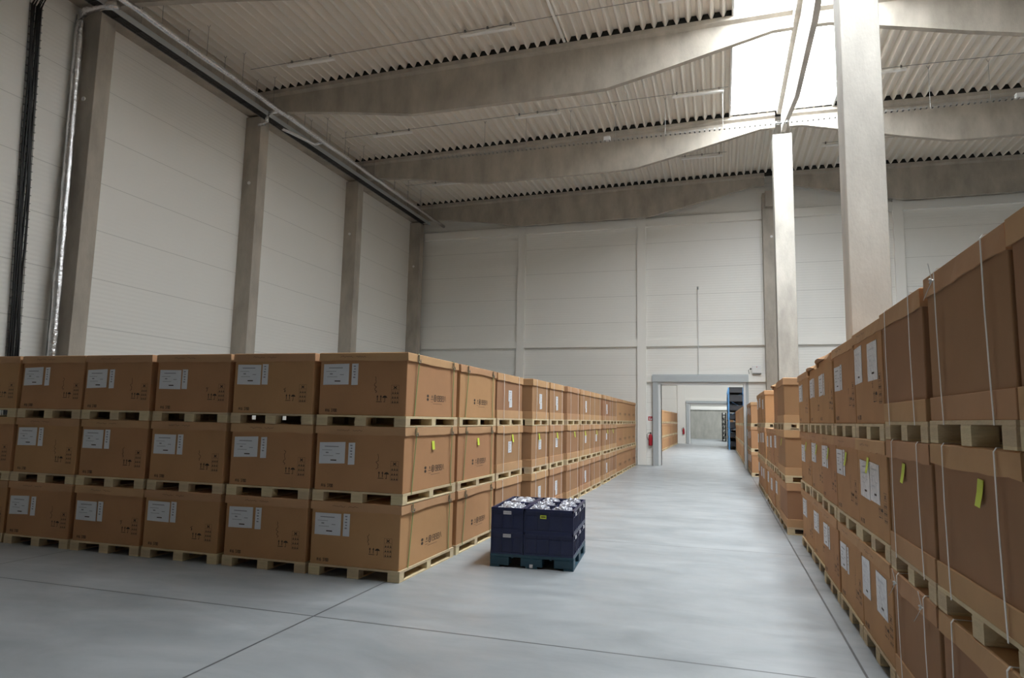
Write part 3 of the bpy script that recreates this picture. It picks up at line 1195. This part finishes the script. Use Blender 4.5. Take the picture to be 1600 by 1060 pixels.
def crate_meshes(sx, sy):
    """sx along local X (front width); open topped container"""
    hx, hy = sx / 2 - .003, sy / 2 - .003
    H = CRH
    t = .006
    body = MB()
    body.box(-hx + .012, -hy + .012, 0.004, hx - .012, hy - .012, 0.012, 'crate')
    # walls
    for (a, b_, c, d) in ((-hx + .01, -hy + .01, hx - .01, -hy + .01 + t), (-hx + .01, hy - .01 - t, hx - .01, hy - .01), (-hx + .01, -hy + .01, -hx + .01 + t, hy - .01), (hx - .01 - t, -hy + .01, hx - .01, hy - .01)):
        body.box(a, b_, 0.004, c, d, H, 'crate')
    # ribs on the walls
    for L_, ax in ((hx, 0), (hy, 1)):
        k = 4 if L_ > .25 else 3
        for s in (-1, 1):
            for i in range(k + 1):
                u = -L_ + .012 + i * (2 * L_ - .024) / k
                if ax == 0:
                    body.box(u - .006, s * (hy - .005) - .005, .0, u + .006, s * (hy - .005) + .005, H - .03, 'crate')
                else:
                    body.box(s * (hx - .005) - .005, u - .006, .0, s * (hx - .005) + .005, u + .006, H - .03, 'crate')
    for z0, z1 in ((0.0, .022), (H - .085, H - .078)):
        for s in (-1, 1):
            body.box(-hx + .002, s * (hy - .005) - .004, z0, hx - .002, s * (hy - .005) + .004, z1, 'crate')
            body.box(s * (hx - .005) - .004, -hy + .002, z0, s * (hx - .005) + .004, hy - .002, z1, 'crate')
    rim = MB()
    for (a, b_, c, d) in ((-hx, -hy, hx, -hy + .022), (-hx, hy - .022, hx, hy), (-hx, -hy, -hx + .022, hy), (hx - .022, -hy, hx, hy)):
        rim.box(a, b_, H - .03, c, d, H + .002, 'crate', .003)
    return body.mesh('crate_body'), rim.mesh('crate_rim')


def bag_mesh(sx, sy, seed):
    r = random.Random(seed)
    bm = bmesh.new()
    bmesh.ops.create_icosphere(bm, subdivisions=5, radius=1)
    from mathutils import noise
    for v in bm.verts:
        c = v.co.copy()
        n_ = noise.noise(c * 2.2 + Vector((seed * 3.1, 0, 0))) * .28 + abs(noise.noise(c * 5 + Vector((0, seed, 0)))) * .55 + abs(noise.noise(c * 12 + Vector((seed, seed, 0)))) * .25
        f = 1 + n_
        # superellipse footprint, flat base
        x = math.copysign(abs(c.x) ** .6, c.x) * sx / 2 * (1 + n_ * .12)
        y = math.copysign(abs(c.y) ** .6, c.y) * sy / 2 * (1 + n_ * .12)
        z = max(c.z, -.35) * .085 * f + .03
        v.co = Vector((max(-sx / 2, min(sx / 2, x)), max(-sy / 2, min(sy / 2, y)), max(z, 0)))
    me = bpy.data.meshes.new('plastic_bag')
    bm.to_mesh(me)
    bm.free()
    me.materials.append(M['film'])
    return me


cells = [(-.30, -.3, 'L', 'left front'), (-.30, .3, 'L', 'left rear'), (.20, -.4, 'R', 'right front'), (.20, 0, 'R', 'right middle'), (.20, .4, 'R', 'right rear')]
cm = {'L': crate_meshes(.4, .6), 'R': crate_meshes(.6, .4)}
for lv in range(2):
    for (cx, cy, k, nm) in cells:
        p = BP + ex * (.5 + cx) + ey * (.6 + cy)
        o = empty('plastic_crate', (p.x, p.y, .15 + lv * (CRH + .001)), BR)
        tag(o, 'dark blue plastic crate on the blue pallet, %s layer, %s' % (('lower', 'upper')[lv], nm), 'crate', 'blue crates on the plastic pallet')
        for me, n_ in zip(cm[k], ('crate_body', 'crate_rim')):
            put(n_, me, o)
        if k == 'L' and cy < 0:
            q = MB().box(-.045, -.302, CRH - .075, .05, -.2985, CRH - .035, 'paper')
            for i in range(6):
                q.box(-.035 + i * .014, -.3026, CRH - .068, -.029 + i * .014, -.302, CRH - .042, 'pink')
            q.build('name_plate', o)['label'] = 'white label strip'
        if k == 'R' and cy < -.3 and lv == 1:
            q = MB().box(-.10, -.203, CRH - .105, -.025, -.1985, CRH - .065, 'yellow2' if 'yellow2' in M else 'yellow')
            q.box(-.09, -.2036, CRH - .09, -.035, -.203, CRH - .078, 'ink')
            q.build('yellow_label', o)['label'] = 'yellow label'
        if k == 'R':
            q = MB().box(.2985, -.045, CRH - .075, .302, .045, CRH - .035, 'paper')
            q.build('name_plate', o)['label'] = 'white label strip'
        if k == 'R' and lv == 1:
            MB().box(-.004, -.19, .02, .004, .19, CRH - .02, 'crate').build('divider', o)
        if lv == 1:
            bags = [(0, .34, .53)] if k == 'L' else [(-.143, .255, .35), (.143, .255, .35)]
            for j, (bx, w1, w2) in enumerate(bags):
                pp = p + ex * bx
                g = put('plastic_bag', bag_mesh(w1, w2, int(cx * 10 + cy * 10 + j) + 9), None, (pp.x, pp.y, .15 + CRH + .001 + CRH - .115), BR)
                tag(g, 'crumpled shiny plastic bag in the %s blue crate%s' % (nm, '' if k == 'L' else (', left half', ', right half')[j]), 'bag', 'plastic bags in the blue crates')
                # goods below the bag
                q = put('packed_goods', MB().box(-w1 / 2, -w2 / 2, -(CRH - .115 - .014), w1 / 2, w2 / 2, .012, 'film').mesh('packed_goods'), g)

# ------------------------------------------------------------------ services on the left wall
m = MB()
for i in range(9):
    x = -12.89 + i * .030
    pts = [(x + .004 * math.sin(j * 1.3 + i), -13 + j * 1.0, 10.505 + .006 * math.sin(j + i * 2)) for j in range(0, 41)]
    m.tube(pts, .0155, 'cable', 6)
cb = m
t = empty('cable_tray', (0, 0, 0))
tag(t, 'long grey cable tray with black cables running along the top of the left wall', 'cable tray')
MB().box(-12.625, -13.4, 10.47, -12.60, 27.35, 10.60, 'doorg').build('side_rail', t)
MB().box(-12.915, -13.4, 10.48, -12.90, 27.35, 10.56, 'dgalv').build('side_rail', t)
r_ = MB()
y = -13.3
while y < 27.3:
    r_.box(-12.90, y, 10.478, -12.625, y + .02, 10.488, 'black')
    y += .3
r_.build('rungs', t)
cb.build('cable_bundle', t)

p = empty('insulated_pipe', (0, 0, 0))
tag(p, 'foil-wrapped pipe running under the roof along the left wall', 'pipe')
pts = [(-12.0 + .01 * math.sin(i * 1.1), -13 + i * .5, 10.42 + .008 * math.sin(i * 2.3)) for i in range(82)]
MB().tube(pts, .072, 'foil', 12, wob=.14).build('foil_jacket', p, smooth=True)
MB().tube([(-12.0, 27.5, 10.42), (-12.0, 27.56, 10.42)], .05, 'black', 10).build('end_cap', p)
# short branches at the second column
MB().tube([(-12.05, 15.5, 10.42), (-12.35, 15.5, 10.40), (-12.42, 15.5, 10.3), (-12.42, 15.5, 10.15), (-12.5, 15.5, 10.08), (-12.7, 15.5, 10.07)], .05, 'foil', 10, wob=.1).build('branch_elbow', p, smooth=True)
MB().tube([(-12.40, 16.2, 10.22), (-12.35, 16.5, 10.24), (-12.25, 17.6, 10.30), (-12.05, 17.75, 10.40)], .045, 'foil', 10, wob=.1).build('branch_pipe', p, smooth=True)

v = empty('insulated_downpipe', (-13.2, 10.3, 0))
tag(v, 'vertical foil-wrapped pipe in front of the nearest concrete column', 'pipe')
pts = [(.10, 0, 2.0 + i * .25) for i in range(34)]
pts = [(.03 - (z - 3) * .022, 0, z) for (_, _, z) in pts]
pts = [q for q in pts if q[2] < 10.1] + [(-.125, 0, 10.22), (-.09, .0, 10.40), (.05, .0, 10.48), (.5, .0, 10.49), (.85, .05, 10.48)]
pts2 = [(x, y_, z) for x, y_, z in pts]
MB().tube(pts2, .088, 'foil', 12, wob=.22).build('foil_jacket', v, smooth=True)
MB().tube([(-.08, -.02, 2.0), (-.22, -.02, 10.4)], .012, 'galv', 6).build('conduit', v)
MB().tube([(0.05, .0, .02), (.05, 0, 2.1)], .085, 'foil', 12).build('lower_length', v, smooth=True)

c = empty('cable_riser', (XL + .012, 9.62, 0))
tag(c, 'vertical ladder of thick black cables on the left wall, at the picture edge', 'cables')
m = MB()
for i in range(5):
    yy = -.05 + i * .042
    pts = [(.07 + .012 * math.sin(z * 1.7 + i), yy - (z - 3) * .040 + .010 * math.sin(z * 2.3 + i * 2), z) for z in [j * .5 for j in range(0, 21)]]
    pts += [(.09, pts[-1][1] + .10, 10.35), (.25, pts[-1][1] + .3, 10.5), (.55, pts[-1][1] + .5, 10.52)]
    m.tube(pts, .021, 'cable', 7)
m.build('cable_bundle', c, smooth=True)
m = MB()
for k in range(60):
    z = .3 + k * .165
    yy = -(z - 3) * .040
    m.box(.0, -.07 + yy, z, .04, .16 + yy + .05, z + .006, 'dgalv')
for q in (-.06, .20):
    m.tube([(.006, q - (.2 - 3) * .04, .2), (.006, q - (10.2 - 3) * .04, 10.2)], .006, 'dgalv', 5)
m.build('cable_ladder', c)

# hangers of pipe and tray
k = 0
for y in [8.6, 9.9, 11.2, 12.6, 13.9, 15.2, 16.7, 17.9, 19.0, 20.2, 21.0, 22.6, 23.8, 25.0, 26.2]:
    for x in (-12.0, -12.61):
        m = MB()
        z0 = 10.50 if x > -12.5 else 10.60
        m.tube([(x, y, z0), (x, y, topz(x) - .05)], .006, 'dgalv', 5)
        m.tube([(x, y, topz(x) - .06), (x - .05, y, topz(x) + .0)], .006, 'dgalv', 5)
        m.tube([(x, y, topz(x) - .06), (x + .05, y, topz(x) + .0)], .006, 'dgalv', 5)
        o = m.build('hanger_rod')
        tag(o, 'thin threaded hanger rod holding the pipe and cable tray under the roof', 'hanger', 'hanger rods along the left wall')
for x, y, zt in ((-11.3, 13.1, 9.9), (-10.9, 13.9, 9.9), (-10.4, 15.2, 10.4)):
    pass

# hanging perforated tray across the hall
t = empty('cable_tray', (0, 19.6, 10.26))
tag(t, 'wire basket cable tray hung on rods across the hall under the rooflight', 'cable tray')
m = MB()
for dy in (-.05, .05):
    m.tube([(-9.0, dy, 0), (12.0, dy, 0)], .004, 'galv', 5)
    m.tube([(-9.0, dy, .05), (12.0, dy, .05)], .004, 'galv', 5)
x = -9.0
while x < 12.0:
    m.ribbon([(x, -.05, .055), (x, -.05, 0), (x, .05, 0), (x, .05, .055)], (1, 0, 0), .035, (0, -1, 0), .004, 'galv')
    x += .14
m.build('wire_basket', t)
MB().box(-3.30, -.07, .02, -3.10, .07, .14, 'white', .01).build('junction_box', t)
MB().box(7.45, -.07, .02, 7.65, .07, .14, 'white', .01).build('junction_box', t)
for x in (-7.2, -5.8, -4.35, -2.94, -1.45, .20, 4.1, 5.51, 6.9, 8.4):
    m = MB().tube([(x, 19.6, 10.26), (x, 19.6, topz(x))], .006, 'galv', 6)
    m.tube([(x, 19.6, topz(x) - .08), (x - .04, 19.6, topz(x) + .01)], .005, 'dgalv', 5)
    m.tube([(x, 19.6, topz(x) - .08), (x + .04, 19.6, topz(x) + .01)], .005, 'dgalv', 5)
    tag(m.build('hanger_rod'), 'thin steel rod from the roof deck down to the hung cable tray', 'hanger', 'rods of the hung cable tray')

# batten lamps under the deck
lampx = [-10.45, -5.38, -0.50, 4.22, 9.4]
ln = ['leftmost', 'second from left', 'third from left', 'just right of the rooflight', 'rightmost']
for (ly_, rn) in ((14.65, 'nearest'), (19.42, 'middle'), (24.35, 'farthest')):
    for x, xn in zip(lampx, ln):
        if xn == 'rightmost':
            continue
        o = empty('ceiling_lamp', (x, ly_, topz(x) - .0))
        tag(o, 'unlit white batten lamp under the roof deck, %s row, %s' % (rn, xn), 'lamp', 'batten lamps under the roof deck')
        MB().box(-.73, -.055, -.15, .73, .055, -.085, 'lamp', .012).build('lamp_housing', o)
        for q in (-.6, 0, .6):
            MB().box(q - .02, -.03, -.085, q + .02, .03, .01, 'dgalv').build('mounting_clip', o)
    m = MB()
    m.tube([(-12.4, ly_, topz(-12.4) - .02), (SKYX[0] - .1, ly_, topz(.4) - .02)], .008, 'dgalv', 5)
    m.tube([(SKYX[1] + .1, ly_, topz(3.5) - .02), (14, ly_, topz(14) - .02)], .008, 'dgalv', 5)
    tag(m.build('lamp_conduit'), 'thin cable line under the deck joining the %s row of lamps' % rn, 'cable')
# small dark clip along the ribs near the centre
m = MB().box(-3.72, 10.9, topz(-3.7) - .035, -3.66, 15.8, topz(-3.7) + .003, 'lamp')
tag(m.build('deck_flashing'), 'narrow pale strip along the roof deck between the two nearest beams', 'strip')

# ------------------------------------------------------------------ back wall fittings
def extinguisher(x, y, z, label, slab):
    o = empty('fire_extinguisher', (x, y, z))
    tag(o, label, 'fire extinguisher')
    m = MB()
    prof = [(0, .0), (.055, .0), (.075, .02), (.078, .05), (.078, .36), (.07, .41), (.04, .45), (.022, .46), (.022, .48)]
    n_ = 16
    vs = [(r * math.cos(a * 2 * math.pi / n_), r * math.sin(a * 2 * math.pi / n_), zz) for r, zz in prof for a in range(n_)]
    fs = [(i * n_ + a, i * n_ + (a + 1) % n_, (i + 1) * n_ + (a + 1) % n_, (i + 1) * n_ + a) for i in range(len(prof) - 1) for a in range(n_)]
    m.add(vs, fs, 'red')
    m.build('cylinder_body', o, smooth=True)
    MB().box(-.03, -.03, .475, .03, .03, .52, 'black', .005).box(-.015, -.11, .515, .015, .03, .535, 'black').build('valve_handle', o)
    MB().tube([(-.03, 0, .50), (-.10, 0, .50), (-.14, -.01, .44), (-.13, -.01, .32), (-.09, -.01, .22)], .011, 'black', 8).build('hose', o, smooth=True)
    MB().box(-.04, .075, .30, .04, .10, .40, 'black').build('wall_bracket', o)
    s = empty('extinguisher_sign', (x - .01, Y1 - .006 if y < 30 else Y2 - .006, z + 1.08))
    tag(s, slab, 'sign')
    m = MB()
    m.box(-.085, -.004, -.085, .085, .004, .085, 'red')
    m.build('sign_plate', s)
    F = lambda u, v_, e=0: (u, -.0052, v_)
    q = MB()
    rect(q, F, -.045, -.065, -.005, .03, 'white')
    rect(q, F, -.032, .03, -.018, .05, 'white')
    rect(q, F, -.04, .048, .0, .058, 'white')
    poly(q, F, [(.02, -.06), (.06, -.06), (.065, -.01), (.045, .05), (.035, .0), (.015, -.02)], 'white')
    q.build('pictogram', s)


extinguisher(-2.70, Y1 - .11, .77, 'red fire extinguisher on the back wall left of the doorway', 'small red fire extinguisher sign on the back wall left of the doorway')
extinguisher(-2.86, Y2 - .25, .76, 'small distant red extinguisher on the far wall beyond the doorway', 'distant red extinguisher sign on the far wall beyond the doorway')

o = empty('alarm_box', (1.36, Y1 - .16, 3.64))
tag(o, 'white alarm control box on the ledge above the doorway right corner', 'alarm box')
MB().box(-.17, -.07, .03, .17, .07, .33, 'white', .012).build('box_housing', o)
MB().box(-.16, -.068, .0, .16, .07, .03, 'dgalv').build('terminal_strip', o)
MB().tube([(0, -.071, .27), (0, -.078, .27)], .018, 'red', 10).build('red_lamp', o)
MB().tube([(-.19, 0, .20), (-.24, 0, .20)], .035, 'black', 10).tube([(-.24, 0, .2), (-.30, 0, .15), (-.28, 0, .0)], .01, 'black', 6).build('cable_gland', o)

m = MB().tube([(-.80, GY - .02, 3.7), (-.80, GY - .02, 7.05)], .018, 'white', 8)
m.tube([(-.80, GY - .02, 7.05), (-.80, GY - .02, 7.16)], .035, 'galv', 8)
m.box(-.82, GY - .02, 4.9, -.78, Y1 - .12, 4.95, 'white')
m.box(-.82, GY - .02, 6.5, -.78, Y1, 6.54, 'white')
tag(m.build('wall_conduit'), 'thin white vertical conduit on the back wall above the doorway', 'pipe')

# ------------------------------------------------------------------ racking beyond
def rack(x0, x1, y0, y1, H, nlev, label, steel, nb):
    o = empty('pallet_rack', (x0, y0, 0))
    tag(o, label, 'rack')
    L_, D = y1 - y0, x1 - x0
    for i in range(nb + 1):
        yy = i * L_ / nb
        u = MB()
        for xx in (0, D - .1):
            u.box(xx, yy - .05, 0, xx + .1, yy + .05, H, steel)
        z = .2
        f = 1
        while z < H - .5:
            a, c_ = (.1, D - .1) if f > 0 else (D - .1, .1)
            u.tube([(a, yy, z), (c_, yy, z + .5)], .02, steel, 5)
            z += .5
            f = -f
        u.build('upright_frame', o)
    for l in range(nlev):
        z = .12 + (l + .0) * H / nlev
        s = MB()
        s.box(.0, 0, z, .05, L_, z + .10, 'black')
        s.box(D - .05, 0, z, D, L_, z + .10, 'black')
        s.box(0, 0, z + .1, D, L_, z + .12, 'black')
        s.build('shelf', o)
        r = random.Random(l + 5)
        yy = .1
        k = 0
    return o, L_, D


o, L_, D = rack(.47, 1.5, 46.4, 54.4, 4.05, 7, 'tall blue and black storage rack beyond the doorway, behind the cartons', 'rack', 3)
r = random.Random(3)
for l in range(7):
    z = .12 + l * 4.05 / 7 + .121
    for j in range(8):
        yy = 46.55 + j * .98
        h = r.uniform(.25, .42)
        g = MB().box(-.40, -.42, 0, .40, .42, h * .9, 'bin', .01).box(-.42, -.44, h * .9, .42, .44, h, 'bin', .01)
        if (l + j) % 3 == 0:
            g.box(-.401 - .002, -.1, .08, -.401, .15, .2, 'paper')
        q = g.build('storage_bin')
        q.location = (.985, yy, z)
        tag(q, 'dark storage bin on the blue rack beyond the doorway', 'bin', 'bins on the blue rack')
o, L_, D = rack(.10, .50, 66.0, 70.0, 2.66, 6, 'low black rack with white parcels in the farthest hall', 'black', 2)
for l in range(6):
    z = .12 + l * 2.66 / 6 + .121
    for j in range(3):
        q = MB().box(-.14, -.25, 0, .14, .25, .17, 'white', .02).build('white_parcel')
        q.location = (.30, 66.4 + j * 1.3, z)
        tag(q, 'white parcel on the low black rack in the farthest hall', 'parcel', 'parcels on the far rack')
for t in range(3):
    cl = 'brown carton beside the low black rack in the farthest hall, %s tier' % TIER[t]
    pl = 'wooden pallet beside the low black rack in the farthest hall, %s tier' % TIER[t]
    tier(.53 + .75, 65.2, ZL[t], ZL[t + 1], 'aisle_right', 'A', 1.12, 1.5, t, ['plain'], cl, pl, 'in the farthest hall')

dups = {k: v for k, v in LABELS.items() if len(v) > 1}
print('shared labels:', {k: len(v) for k, v in dups.items()})
